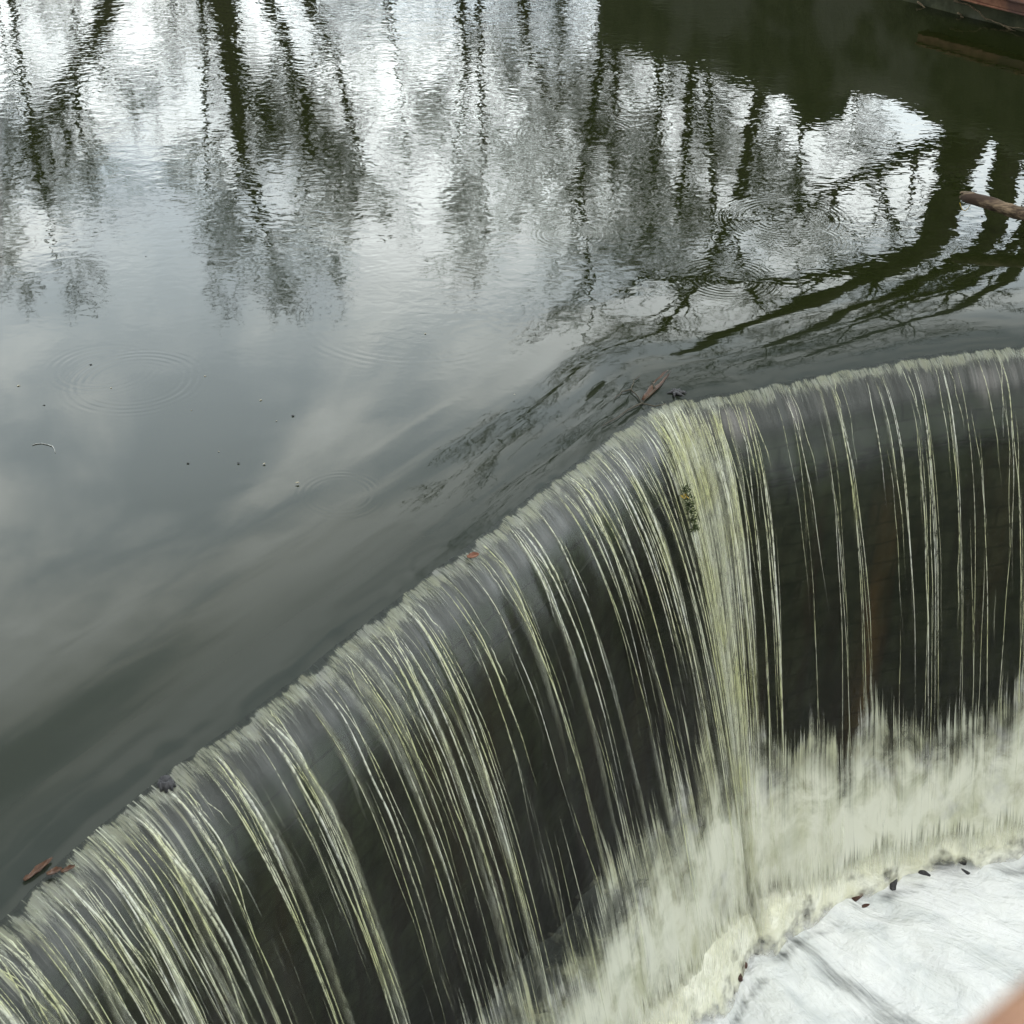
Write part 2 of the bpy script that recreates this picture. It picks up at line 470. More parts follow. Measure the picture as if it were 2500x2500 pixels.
V, D, VE, FR, FA, UVs = [], [], [], [], [], []
for i in range(NU):
    u = U[i]
    sc = .05 * mn.noise(Vector((u * 7, 0, 9))) + .05 * mn.noise(Vector((u * 13, 3, 9))) + .06 * mn.noise(Vector((u * 2.0, 0, 19))) + .02 * mn.noise(Vector((u * 25, 0, 9)))
    fl = .15 + .10 * mn.noise(Vector((u * 3.3, 4, 1))) + .10 * sm(UA - 4.2, UA - 5.8, u)
    wv = .018 * mn.noise(Vector((u * 3.0, 2, 0)))
    for j, s in enumerate(ss):
        q = flow(i, s, wv * sm(0, .4, s) + .006 * mn.noise(Vector((u * 14, s * 1.2, 0))) * sm(0, .3, s))
        V.append(q)
        D.append(dens_uz(u, q.z)); UVs.append((u, arc[j]))
        VE.append(max(.02, .90 * (1 - sm(.26, .40, arc[j])) + .03 + .05 * mn.noise(Vector((u * 1.7, arc[j] * .5, 3)))))
        FA.append(sm(-3.45, -4.1, q.z + .25 * mn.noise(Vector((u * 1.5, 0, 41)))))
        a0 = arc[j] - (.020 + .6 * sc)
        FR.append(sm(-.012, .012, a0) * (1 - sm(.05, fl, a0)))
fall = mesh_obj('falling_water', V, grid_faces(NU, NS, True), M['fall'], attrs={'dens': D, 'sheen_veil': VE, 'fringe': FR, 'fade': FA}, uv=UVs)
tag(fall, 'glassy sheet of water curling over the weir and whitening as it drops', 'water', kind='structure')

# ------------------------------------------------------------ threads of white water
def thread(V, Fc, S, u, s0, s1, w, off, drift, n=None):
    n = n or max(6, int((s1 - s0) / .05) + 5)
    base = len(V)
    ph = random.uniform(0, 9)
    for k in range(n):
        f = k / (n - 1)
        s = s0 + (s1 - s0) * (f ** .8)
        uu = u + drift * f + .018 * mn.noise(Vector((f * 4, ph, 0)))
        i = min(NU - 2, max(1, int(uu / DU)))
        fr = uu / DU - i
        q = flow(i, s, off).lerp(flow(i + 1, s, off), min(1, max(0, fr)))
        t = Vector((LX[i + 1] - LX[i - 1], LY[i + 1] - LY[i - 1], 0)).normalized()
        up = flow(i, s, off + .02) - flow(i, s, off)
        up.normalize()
        ww = w * (math.sin(math.pi * min(1, .06 + f * .94)) ** .5) * (.7 + .6 * abs(mn.noise(Vector((f * 7, ph, 3)))))
        V.append(q - t * ww); V.append(q + up * ww * .6); V.append(q + t * ww)
        a = min(1, 8 * f + .2) * (1 - sm(.55, 1, f) * .9)
        S += [0.0, a, 0.0]
    for k in range(n - 1):
        b = base + k * 3
        Fc.append((b, b + 1, b + 4, b + 3)); Fc.append((b + 1, b + 2, b + 5, b + 4))

def pick_u(zone):
    if zone == 'left':
        while True:
            u = random.uniform(max(0, uleft - 1.2), UA)
            if mn.noise(Vector((u * 5.5, 1.7, 0))) * 1.3 + .52 > random.random(): return u
    if zone == 'apex': return random.gauss(UA + .02, .20)
    while True:
        u = random.uniform(UA + .25, uright + 3)
        if mn.noise(Vector((u * 6.5, 8.1, 0))) * 1.8 + .28 > random.random(): return u

SEND = ss[-8]
for name, lab, mat, spec in (
        ('water_thread', 'fine cream threads of white water streaming down the falling sheet', 'strand',
         [('left', 270, .0028, .0100, .25, 1.6), ('apex', 135, .003, .009, .4, 1.5), ('right', 95, .0025, .006, .4, 1.6)]),
        ('bright_water_thread', 'brighter thicker ropes of white water standing proud of the falling sheet', 'strand2',
         [('left', 65, .006, .017, .5, 1.3), ('apex', 26, .006, .015, .6, 1.3), ('right', 34, .004, .009, .9, 1.6)]),
        ('water_ribbon', 'broad half clear ribbons of white water folded into the falling sheet', 'ribbon',
         [('left', 60, .02, .05, .5, 1.3), ('apex', 34, .02, .05, .6, 1.3), ('right', 8, .012, .025, .5, 1.3)])):
    V, Fc, S = [], [], []
    for zone, cnt, w0, w1, l0, l1 in spec:
        for _ in range(cnt):
            u = pick_u(zone)
            s0 = random.choice([random.uniform(.03, .12), random.uniform(.03, .9)]) if mat != 'strand2' else random.choice([.05, .06, .08, random.uniform(.1, .5)])
            s1 = min(SEND, s0 + random.uniform(l0, l1) * random.uniform(.4, 1))
            if s1 - s0 < .08: continue
            thread(V, Fc, S, u, s0, s1, random.uniform(w0, w1), random.uniform(.004, .03), random.gauss(.01, .05))
    o = mesh_obj(name, V, Fc, M[mat], attrs={'soft': S})
    tag(o, lab, 'white water', kind='stuff')

# short tufts on the crest
V, Fc, S = [], [], []
for _ in range(3000):
    u = random.uniform(max(0, uleft - 1), uright + 2)
    if mn.noise(Vector((u * 4, 5, 0))) < random.uniform(-.5, .3) and random.random() < .6: continue
    L = random.uniform(.03, .12) * (1.4 if u < UA else 1)
    s0 = random.uniform(.015, .06) + .03 * mn.noise(Vector((u * 7, 0, 9)))
    thread(V, Fc, S, u, max(.004, s0), max(.004, s0) + L, random.uniform(.002, .006), .004, random.uniform(-.01, .02), 5)
o = mesh_obj('crest_fringe', V, Fc, M['tuft'], attrs={'soft': S})
tag(o, 'short pale fringe of broken water along the very crest of the weir', 'white water', kind='stuff')

# ------------------------------------------------------------ weir wall
prof = [(-.9, -.45), (-.55, -.36), (-.25, -.30), (-.05, -.27), (.08, -.30), (.17, -.37), (.22, -.47), (.245, -.60), (.25, -.72), (.22, -.80), (.14, -.86),
        (.08, -.95), (.07, -1.5), (.06, -2.2), (.05, -3.0), (.04, -3.8), (.03, -5.0), (-.9, -5.0)]
pz = []
for a, b in zip(prof[:-1], prof[1:]):
    nseg = max(1, int(math.hypot(a[0] - b[0], a[1] - b[1]) / .12))
    for k in range(nseg):
        f = k / nseg
        pz.append((a[0] + (b[0] - a[0]) * f, a[1] + (b[1] - a[1]) * f))
pz.append(prof[-1])
V, MO, ST, CR, WUV = [], [], [], [], []
ust = lip_at(2195, 870)
for i in range(0, NU, 3):
    u = U[i]
    for s, z in pz:
        k = .05 * mn.noise(Vector((u * 1.6, z * 1.6, 0))) + .025 * mn.noise(Vector((u * 6, z * 6, 3)))
        k *= sm(-.4, -.6, z)
        wx, wy = MX[i], MY[i]
        V.append((LX[i] - wx * (s + k), LY[i] - wy * (s + k), z))
        WUV.append((u, z - (s if z > -.9 else 0)))
        MO.append(sm(-1.45, -.6, z + .25 * mn.noise(Vector((u * 2, 0, 0)))))
        ST.append(max(0, 1 - abs(u - ust - .05 * mn.noise(Vector((z * 2, 0, 0)))) / .15) * sm(-.9, -1.6, z) if abs(u - ust) < .2 else .35 * max(0, mn.noise(Vector((u * 3, z * .3, 6)))))
        CR.append(1 - sm(-.45, -.62, z) * 1.0 if False else sm(-.72, -.5, z))
wall = mesh_obj('weir_wall', V, grid_faces(len(range(0, NU, 3)), len(pz), True), M['weir'], attrs={'moss': MO, 'stain': ST, 'crest': CR}, uv=WUV)
tag(wall, 'dark wet mossy weir wall behind the falling water with a brown stain', 'weir')

# ------------------------------------------------------------ foam apron at the foot
V, AF = [], []
na = 34
iu = list(range(0, NU, 2))
for i in iu:
    u = U[i]
    for j in range(na):
        f = j / (na - 1)
        ex = 1.42 - .26 * sm(.2, 1.6, u - UA)
        s = .15 + ex * f + .11 * mn.noise(Vector((u * 1.9, 0, 4))) * f + .03 * mn.noise(Vector((u * 9, 0, 4))) * f
        z = -4.02 + .13 * mn.noise(Vector((u * 2.6, s * 3.5, 1))) + .06 * mn.noise(Vector((u * 8, s * 8, 1))) + .025 * mn.noise(Vector((u * 20, s * 20, 1)))
        z += .16 * math.exp(-((f - .76) / .14) ** 2) * (1 + 1.1 * mn.noise(Vector((u * 3.1, 8, 0))))
        z -= .34 * sm(.86, 1.0, f)
        AF.append(max(sm(.86, 1.0, f), 1 - sm(.12, .50, f)))
        V.append((LX[i] - MX[i] * s, LY[i] - MY[i] * s, z))
ap = mesh_obj('foam_apron', V, grid_faces(len(iu), na, True), M['apron'], attrs={'fade': AF})
tag(ap, 'cream bank of churned foam heaped along the foot of the weir', 'foam', kind='stuff')

# vertical spray in front of the dark wall, rising from the apron
V, Fc, S = [], [], []
for _ in range(9500):
    u = random.uniform(max(0, uleft - .5), uright + 1.5)
    i = min(NU - 2, max(1, int(u / DU)))
    s = random.uniform(.75, 1.5 - .26 * sm(.2, 1.6, u - UA))
    hmax = (.80 + .15 * sm(0, 1, u - UA)) + .35 * mn.noise(Vector((u * 1.3, 0, 2))) + .2 * mn.noise(Vector((u * 6, 0, 2)))
    z0 = -4.1 + random.random() ** 1.6 * .55 * hmax
    h = random.uniform(.12, .5) * hmax
    w = random.uniform(.004, .020)
    q = Vector((LX[i] - MX[i] * s, LY[i] - MY[i] * s, z0))
    t = Vector((LX[i + 1] - LX[i - 1], LY[i + 1] - LY[i - 1], 0)).normalized()
    b = len(V)
    lean = -Vector((MX[i], MY[i], 0)) * random.uniform(-.12, .02)
    for k in range(5):
        f = k / 4
        ww = w * math.sin(math.pi * (.08 + .84 * f)) ** .6
        c = q + Vector((0, 0, h * f)) + lean * f * h * 3
        V.append(c - t * ww); V.append(c - Vector((MX[i], MY[i], 0)) * ww); V.append(c + t * ww)
        a = math.sin(math.pi * (.1 + .85 * f))
        S += [a * .3, a, a * .3]
    for k in range(4):
        c = b + k * 3
        Fc.append((c, c + 1, c + 4, c + 3)); Fc.append((c + 1, c + 2, c + 5, c + 4))
o = mesh_obj('spray', V, Fc, M['spray'], attrs={'soft': S})
tag(o, 'soft pale spray leaping up where the fall strikes the foot of the weir', 'spray', kind='stuff')

# ------------------------------------------------------------ lower pool
ZP = -4.24
apb = P(1880, 2260, ZP)
fdir = (P(2420, 2620, ZP) - P(2010, 2290, ZP)).normalized()
fn = Vector((-fdir.y, fdir.x, 0))
V, DK, UVs = [], [], []
gx = np.concatenate([np.arange(-14, -1, 1.0), np.arange(-1, 7.5, .05), np.arange(7.5, 24, 1.0)])
gy = np.concatenate([np.arange(-24, 4, 1.0), np.arange(4, 12.5, .05), np.arange(12.5, 16, .5)])
for x in gx:
    for y in gy:
        v = Vector((x, y, 0))
        rel = v - apb
        a, b = rel.dot(fdir), rel.dot(fn)
        z = ZP + .09 * mn.noise(Vector((a * 1.2, b * 2.6, 0))) + .035 * mn.noise(Vector((a * 3.5, b * 8, 5)))
        # a ridge each side of the trough that runs out of the corner
        z += .07 * math.exp(-((abs(b) - .55 - .18 * a) / .35) ** 2) * sm(0, .8, a)
        V.append((x, y, z))
        b2 = b + .16 * mn.noise(Vector((a * 1.5, 0, 8)))
        wdt = .06 + .24 * sm(.1, 1.2, a) + .14 * sm(1.2, 3, a)
        dk = math.exp(-(b2 / wdt) ** 2) * sm(.05, .35, a) * (.85 + .6 * mn.noise(Vector((a * 2.1 + 1.7, b * 5, 1)))) * .92
        dk += .42 * max(0, mn.noise(Vector((a * .8, b * 1.7, 11))) + .25 * mn.noise(Vector((a * 3, b * 5, 4))))
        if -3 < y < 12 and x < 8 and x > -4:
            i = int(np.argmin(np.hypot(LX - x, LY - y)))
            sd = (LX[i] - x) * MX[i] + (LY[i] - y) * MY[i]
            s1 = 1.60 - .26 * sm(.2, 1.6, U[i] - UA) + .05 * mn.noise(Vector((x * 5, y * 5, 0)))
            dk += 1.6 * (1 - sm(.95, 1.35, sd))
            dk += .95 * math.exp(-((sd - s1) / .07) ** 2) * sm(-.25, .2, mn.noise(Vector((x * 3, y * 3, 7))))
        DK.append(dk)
        # fan-shaped flow coordinates: away from the weir foot
        ang = math.atan2(b, a + 1.6); rr = math.hypot(a + 1.6, b)
        UVs.append((rr, ang * 2.2))
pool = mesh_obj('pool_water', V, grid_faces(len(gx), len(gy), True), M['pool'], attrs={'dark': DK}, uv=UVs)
tag(pool, 'white foaming water racing away from the foot of the weir', 'water', kind='structure')

# bricks and dark rubble peeping out along the foot
def foot_point(px, py, z=-4.16): return P(px, py, z)
bricks = [(1790, 2395, 40, 'reddish wet brick at the near end of the dark gap left of the weir corner'),
          (1812, 2350, 55, 'long reddish brick in the dark gap just left of the weir corner'),
          (1842, 2300, 35, 'dark wet stone in the gap closest below the weir corner on its left'),
          (1952, 2232, 20, 'small brown stone just right of the foot of the weir corner'),
          (2108, 2190, 30, 'red brown brick glimpsed under foam right of the weir corner'),
          (2190, 2160, 36, 'dark tilted stone half under foam in the middle of the right foot line'),
          (2262, 2130, 36, 'black wet stone under foam right of the tilted stone'),
          (2345, 2100, 40, 'broad dark stone under foam towards the right edge of the picture'),
          (2440, 2050, 34, 'dark stone at the foot of the fall beside the right edge of the picture')]
for k, (px, py, w, lab) in enumerate(bricks):
    c = foot_point(px, py)
    V, Fc = [], []
    rot = random.uniform(0, 3) if k > 2 else 1.15 + .2 * k
    for q in range(3 if k < 2 else 2):
        box(V, Fc, Vector((random.uniform(-.04, .04), random.uniform(-.03, .03) + q * .05, .03 * q)), .17 * w / 40, .06, .05, rot + q * .3, .012)
    o = mesh_obj('foot_brick' if 'brick' in lab else 'foot_stone', V, Fc, M['brick'] if 'brick' in lab else M['sludge'], smooth=False)
    o.location = c - Vector((0, 0, .095))
    bevel(o, .02, 3)
    tag(o, lab, 'brick' if 'brick' in lab else 'stone', group='rubble showing along the foot of the weir')

# ------------------------------------------------------------ river wall on the right bank
wa, wb = Vector((1.28, 24.5, 0)), Vector((5.9, 18.9, 0))
wd = (wb - wa).normalized()
wn = Vector((wd.y, -wd.x, 0))
if wn.dot(Vector((0, -1, 0))) < 0: wn = -wn           # towards the camera
def on_wall(px, py):
    d = ray(px, py); d.z = -d.z                        # mirrored look
    c = Vector((0, 0, -CAMH))
    t = (wa - c).dot(wn) / d.dot(wn)
    q = c + d * t
    return (q - wa).dot(wd), q.z
top_px = [(1458, 108), (1520, 128), (1600, 150), (1700, 172), (1780, 205), (1850, 228), (1925, 250), (1940, 285), (1955, 318), (1975, 318), (1985, 262), (2010, 243),
          (2060, 232), (2130, 232), (2190, 250), (2250, 285), (2310, 322), (2345, 335), (2420, 352), (2500, 395)]
tp = [on_wall(*p) for p in top_px]
tp += [(tp[-1][0] + 2.5, tp[-1][1] + .3), (tp[-1][0] + 7, tp[-1][1] + .5), (tp[-1][0] + 11, tp[-1][1] + .6)]
xs = np.arange(0.0, tp[-1][0], .12)
zt = np.interp(xs, [a for a, b in tp], [b for a, b in tp])
def wall_hit(px, py, off=0.0):
    d = ray(px, py); c = Vector((0, 0, CAMH)); o = wa + wn * off
    return c + d * ((o - c).dot(wn) / d.dot(wn))
V, Fc = [], []
nz = 10
for a, zz in zip(xs, zt):
    for side in (0, 1):
        for k in range(nz):
            z = -1.2 + (zz + 1.2) * k / (nz - 1)
            p = wa + wd * a + (wn * .03 * mn.noise(Vector((a * 2.3, z * 3, side))) - wn * (.0 if side == 0 else .7))
            V.append((p.x, p.y, z + (.02 * mn.noise(Vector((a * 4, 0, 0))) if k == nz - 1 else 0)))
n2 = nz * 2
for i in range(len(xs) - 1):
    b = i * n2
    for k in range(nz - 1):
        Fc.append((b + k, b + n2 + k, b + n2 + k + 1, b + k + 1))
        Fc.append((b + nz + k + 1, b + n2 + nz + k + 1, b + n2 + nz + k, b + nz + k))
    Fc.append((b + nz - 1, b + n2 + nz - 1, b + n2 + n2 - 1, b + n2 - 1))
for b in (0, (len(xs) - 1) * n2):
    for k in range(nz - 1): Fc.append((b + k, b + k + 1, b + nz + k + 1, b + nz + k))
rw = empty('river_wall', wa)
tag(rw, 'old dark stone river wall rising from the water at top right', 'wall')
V = [Vector(v) - wa for v in V]
mesh_obj('masonry', V, Fc, M['stone'], rw)
# rusty beam along it, seen in the corner of the picture
A = wall_hit(2330, -10, .16); B = wall_hit(2500, 16, .16)
bd = (B - A).normalized(); bd.z = 0
V, Fc = [], []
c0 = B - bd * 1.35; c1 = B + bd * 2.2
mid = (c0 + c1) / 2
ang = math.atan2(bd.y, bd.x)
box(V, Fc, (0, 0, 0), 3.55, .14, .10, ang); box(V, Fc, (0, 0, .062), 3.55, .22, .02, ang); box(V, Fc, (0, 0, -.062), 3.55, .20, .02, ang)
beam = mesh_obj('rusty_beam', V, Fc, M['rust'], smooth=False)
beam.location = mid
bevel(beam, .006)
tag(beam, 'rusty red iron beam fixed along the dark bank in the top right corner', 'beam')
# tangle of roots under the beam
rt = empty('tree_roots', P(2300, 40, .05))
tag(rt, 'pale tangled roots hanging from the dark bank under the rusty beam', 'roots')
ro = rt.location.copy()
for (path) in [[(2330, 0), (2370, 15), (2410, 45), (2450, 62), (2500, 70)], [(2140, 0), (2170, 12), (2160, 26), (2140, 36)], [(2240, 5), (2270, 25), (2255, 35), (2235, 48)],
               [(2450, 62), (2470, 75), (2500, 85)], [(2200, 20), (2230, 22), (2268, 30)], [(2340, 30), (2350, 44), (2366, 55)], [(2430, 90), (2470, 92), (2500, 100)], [(2195, 18), (2197, 38)]]:
    V, Fc = [], []
    pts = []
    for (a, b), (c, d) in zip(path[:-1], path[1:]):
        for k in range(4):
            f = k / 4
            pts.append(wall_hit(a + (c - a) * f + random.uniform(-3, 3), b + (d - b) * f + random.uniform(-2, 2), .06) - ro)
    pts.append(wall_hit(*path[-1], .06) - ro)
    tube(V, Fc, pts, [.011 * (1 - .6 * i / len(pts)) for i in range(len(pts))], 5, wob=.5)
    mesh_obj('root', V, Fc, M['root'], rt)

# dark bank mass behind the beam and roots
# (the wall itself carries it; ivy leaves soften its top)
def leaf_cloud(name, centers, rad, count, size, mat, parent=None, seed=1):
    rnd = random.Random(seed)
    V, Fc = [], []
    for _ in range(count):
        c, r = centers[rnd.randrange(len(centers))], rad
        p = c + Vector((rnd.gauss(0, r), rnd.gauss(0, r), rnd.gauss(0, r * .7)))
        a, b = Vector([rnd.uniform(-1, 1) for _ in range(3)]).normalized(), Vector([rnd.uniform(-1, 1) for _ in range(3)]).normalized()
        s = size * rnd.uniform(.5, 1.3)
        n = len(V)
        V += [p, p + a * s + b * s * .4, p + a * s * 2, p + a * s - b * s * .4]
        Fc.append((n, n + 1, n + 2, n + 3))
    return mesh_obj(name, V, Fc, mat, parent, smooth=False)
cs = [wa + wd * a + Vector((0, 0, b)) - wn * .3 for a, b in tp[12:] ]
ivy_c = []
for q in range(len(cs) - 1):
    L = (cs[q + 1] - cs[q]).length
    for k in range(max(1, int(L / .3))): ivy_c.append(cs[q].lerp(cs[q + 1], k / max(1, int(L / .3))))
ivy = leaf_cloud('ivy', ivy_c, .07, 2600, .035, M['bush'])
tag(ivy, 'dark ivy straggling along the top of the river wall', 'ivy', kind='stuff')

# ------------------------------------------------------------ the log
tip = P(2350, 478, .285)
far = P(2500, 521, .215)
ld = (far - tip)
V, Fc, pts, rads = [], [], [], []
n = 34
for k in range(n):
    f = k / (n - 1)
    q = ld * (f * 3.6)
    q += Vector((0, .012 * mn.noise(Vector((f * 6, 0, 0))), .012 * mn.noise(Vector((f * 6, 4, 0)))))
    pts.append(q); rads.append(.050 + .02 * f + .006 * mn.noise(Vector((f * 14, 2, 0))))
rads[0] = .040
tube(V, Fc, pts, rads, 14, wob=.22)
lg = empty('driftwood_log', tip)
tag(lg, 'weathered brown log poking in from the right above the dark water', 'log')
mesh_obj('trunk', V, Fc, M['wood'], lg)
V, Fc = [], []
for k in range(11):                                   # short ragged fibres of the broken end
    a = k * .57
    st = Vector((.012, math.cos(a) * .026, math.sin(a) * .026))
    L = .014 + .022 * abs(math.sin(k * 2.3))
    tube(V, Fc, [st, st + Vector((-L * .6, 0, .001)), st + Vector((-L, .001, -.001))], [.013, .010, .004], 5)
mesh_obj('splintered_end', V, Fc, M['wood'], lg)
V, Fc = [], []
st = Vector((-.02, -.02, -.05))
tube(V, Fc, [st + Vector((.10 * f, 0, -.07 * math.sin(f * math.pi) - .004)) for f in [k / 10 for k in range(11)]], [.0025] * 11, 4)
mesh_obj('frayed_fibre', V, Fc, M['yellow'], lg)

# ------------------------------------------------------------ trees (all stand outside the frame; the river mirrors them)
def limb(rnd, V, Fc, p, d, L, r, lev, maxlev, nside, sink=None):
    n = 5 if lev <= 2 else 3
    pts, rads = [p.copy()], [r]
    q, dd = p.copy(), d.normalized()
    for k in range(n):
        dd = (dd + Vector((rnd.gauss(0, .16), rnd.gauss(0, .16), rnd.gauss(.05, .12)))).normalized()
        q = q + dd * (L / n)
        pts.append(q.copy()); rads.append(r * (1 - .8 * (k + 1) / n))
    tube(V, Fc, pts, rads, nside if lev < 3 else 3, cap=False)
    if lev >= maxlev: return
    kids = {1: 8, 2: 7, 3: 4}[lev]
    for k in range(kids):
        f = rnd.uniform(.2, 1)
        i = min(n - 1, int(f * n)); g = f * n - i
        c = pts[i].lerp(pts[i + 1], g)
        t = (pts[i + 1] - pts[i]).normalized()
        side = Vector([rnd.gauss(0, 1) for _ in range(3)])
        side = (side - t * side.dot(t)).normalized()
        an = rnd.uniform(.45, 1.0)
        nd = t * math.cos(an) + side * math.sin(an)
        nd.z += .12
        limb(rnd, V, Fc, c, nd, L * rnd.uniform(.35, .6), max(.0075, r * (1 - .7 * f) * .5), lev + 1, maxlev, nside)

def make_tree(path, r0, seed, nl=13, maxlev=4, first=.3, limbs=(), Ls=.34, name='bare_tree', r1=None):
    """path: points from the root up; Empty at the root with trunk and crown"""
    rnd = random.Random(seed)
    base = path[0]
    root = empty(name, base)
    pts = []
    for a, b in zip(path[:-1], path[1:]):
        for k in range(5): pts.append(a.lerp(b, k / 5) - base)
    pts.append(path[-1] - base)
    m = len(pts)
    H = (path[-1] - path[0]).length
    for k in range(1, m - 1): pts[k] += Vector((rnd.gauss(0, .05), rnd.gauss(0, .05), 0)) * (H / 14)
    rads = [r0 * (1 - (.93 if r1 is None else 1 - r1 / r0) * (k / (m - 1)) ** .9) * (1.35 if k == 0 else 1) for k in range(m)]
    V, Fc = [], []
    tube(V, Fc, pts, rads, 9)
    mesh_obj('trunk', V, Fc, M['bark'], root)
    V, Fc = [], []
    for k in range(nl):
        f = first + (1 - first) * (k + rnd.random()) / nl
        i = min(m - 2, int(f * (m - 1))); g = f * (m - 1) - i
        c = pts[i].lerp(pts[i + 1], min(1, g))
        az = rnd.uniform(0, 2 * math.pi)
        up = rnd.uniform(.5, 1.4)
        d = Vector((math.cos(az), math.sin(az), up))
        limb(rnd, V, Fc, c, d, H * Ls * (1.15 - .7 * f) * rnd.uniform(.8, 1.2), rads[i] * .5, 1, maxlev, 5)
    for (lp, lr) in limbs:
        q = [p - base for p in lp]
        ext = []
        for a, b in zip(q[:-1], q[1:]):
            for k in range(4): ext.append(a.lerp(b, k / 4))
        ext.append(q[-1])
        tube(V, Fc, ext, [lr * (1 - .8 * k / (len(ext) - 1)) for k in range(len(ext))], 6, cap=False)
        for k in range(9):
            j = rnd.randrange(2, len(ext) - 1)
            limb(rnd, V, Fc, ext[j], Vector((rnd.gauss(0, .6), rnd.gauss(0, .4), rnd.uniform(.2, 1))), rnd.uniform(.8, 1.6), lr * .35, 2, 4, 4)
    mesh_obj('crown', V, Fc, M['twig'], root)
    return root

def rf(pxs, Y): return [RF(x * K, y * K, Y) for x, y in pxs]
def rooted(pts, Y):                                    # carry the trunk line down to the bank
    t = pts[0]; d = (pts[0] - pts[1])
    g = Vector((t.x + (d.x * .35 if abs(d.x) < 3 else 0), Y, .4))
    return [g] + pts
GB = 'bare trees standing on the far bank'
TL = 'tall bare tree on the far bank'
specs = [([(418, 0), (432, 110), (452, 240), (478, 370), (512, 465)], 38, .30, 11, [([(460, 280), (410, 300), (365, 345)], .06), ([(512, 465), (470, 500), (400, 520)], .04), ([(505, 440), (590, 450), (660, 470)], .05)]),
         ([(505, 0), (540, 80), (572, 180), (585, 300), (568, 380)], 40, .22, 12, [([(575, 200), (620, 280), (700, 320)], .05)]),
         ([(585, 20), (630, 110), (655, 200), (680, 300), (700, 350)], 43, .16, 13, []),
         ([(215, 0), (150, 120), (120, 180), (60, 270), (15, 350)], 36, .24, 14, [([(140, 150), (150, 230), (180, 330)], .04)]),
         ([(20, 0), (40, 150), (70, 300), (95, 420), (100, 500)], 44, .10, 15, []),
         ([(870, 0), (880, 120), (870, 220), (850, 330)], 46, .13, 16, []),
         ([(985, 0), (1000, 100), (1045, 200), (1060, 300)], 42, .13, 17, []),
         ([(1165, 40), (1160, 200), (1180, 300)], 34, .10, 18, []),
         ([(1240, 60), (1245, 200), (1235, 320), (1215, 430)], 36, .11, 19, []),
         ([(1305, 100), (1300, 200), (1290, 330), (1275, 440)], 33, .14, 20, []),
         ([(1335, 200), (1345, 350), (1345, 480), (1350, 540)], 33, .07, 21, []),
         ([(1520, 170), (1512, 260), (1500, 380)], 32, .09, 22, [])]
for path, Y, r, seed, lb in specs:
    pts = rooted(rf(path, Y), Y)
    limbs = [(rf(p, Y), lr) for p, lr in lb]
    o = make_tree(pts, r * 1.25, seed, 12, 4, .32, limbs, .26, r1=r * .12)
    tag(o, TL, 'tree', GB)

protos = []
for s in range(4):
    rnd = random.Random(90 + s)
    H = rnd.uniform(13, 18)
    o = make_tree([Vector((0, 0, 0)), Vector((rnd.uniform(-.4, .4), .2, H * .4)), Vector((rnd.uniform(-.9, .9), 0, H))], .2, 50 + s, 15, 4, .2, (), .30)
    protos.append(o)
def copy_tree(o):
    c = o.copy(); C.objects.link(c)
    for ch in o.children:
        d = ch.copy(); C.objects.link(d); d.parent = c
    return c
rnd = random.Random(5)
k = 0
for row, (Y, n, zb) in enumerate([(42, 6, .6), (50, 8, .7), (58, 9, 1.0), (68, 10, 1.3)]):
    for j in range(n):
        X = (-.52 + 1.04 * (j + rnd.uniform(.1, .9)) / n) * Y * .78
        c = protos[k] if k < 4 else copy_tree(protos[k % 4])
        k += 1
        s = rnd.uniform(.62, 1.0) * (1 if X > -4 else .82)
        c.location = (X, Y + rnd.uniform(-3, 3), zb - .3)
        c.rotation_euler = (0, 0, rnd.uniform(0, 6.28)); c.scale = (s, s, s)
        tag(c, TL, 'tree', GB)

# big leaning trees at the near right bank, their mirror images bend over the lip
Yr = 20.6
def rn(px): return [RF(x * K, y * K, Yr) for x, y in px]
t1 = rn([(1815, 285), (1800, 350), (1772, 440), (1730, 520), (1640, 590)])
t1 = [Vector((t1[0].x + .5, Yr, -.1))] + t1 + [t1[-1] + Vector((-1.2, .3, 1.5)), t1[-1] + Vector((-2.0, .5, 3.5))]
o = make_tree(t1, .31, 31, 4, 3, .45, [(rn([(1790, 262), (1700, 300), (1600, 345), (1500, 385), (1340, 440)]), .13), (rn([(1750, 480), (1640, 545), (1500, 580), (1330, 560), (1200, 530)]), .14)], .12, r1=.16)
tag(o, 'thick trunk leaning out over the river from the right bank', 'tree')
t2 = rn([(1895, 300), (1885, 380), (1870, 470), (1840, 530), (1790, 570)])
t2 = [Vector((t2[0].x + .4, Yr, -.1))] + t2 + [t2[-1] + Vector((-.9, .3, 1.8)), t2[-1] + Vector((-1.4, .5, 4.0))]
o = make_tree(t2, .20, 32, 4, 3, .5, [], .12, r1=.13)
tag(o, 'second leaning trunk on the right bank beside the thick one', 'tree')
t3 = rn([(1960, 300), (1950, 420), (1940, 520), (1920, 600)])
t3 = [Vector((t3[0].x + .3, Yr, -.1))] + t3 + [t3[-1] + Vector((-.5, .3, 3)), t3[-1] + Vector((-.9, .5, 6.0))]
o = make_tree(t3, .16, 33, 5, 3, .5, [], .12, r1=.10)
tag(o, 'upright trunk at the water edge furthest right', 'tree')
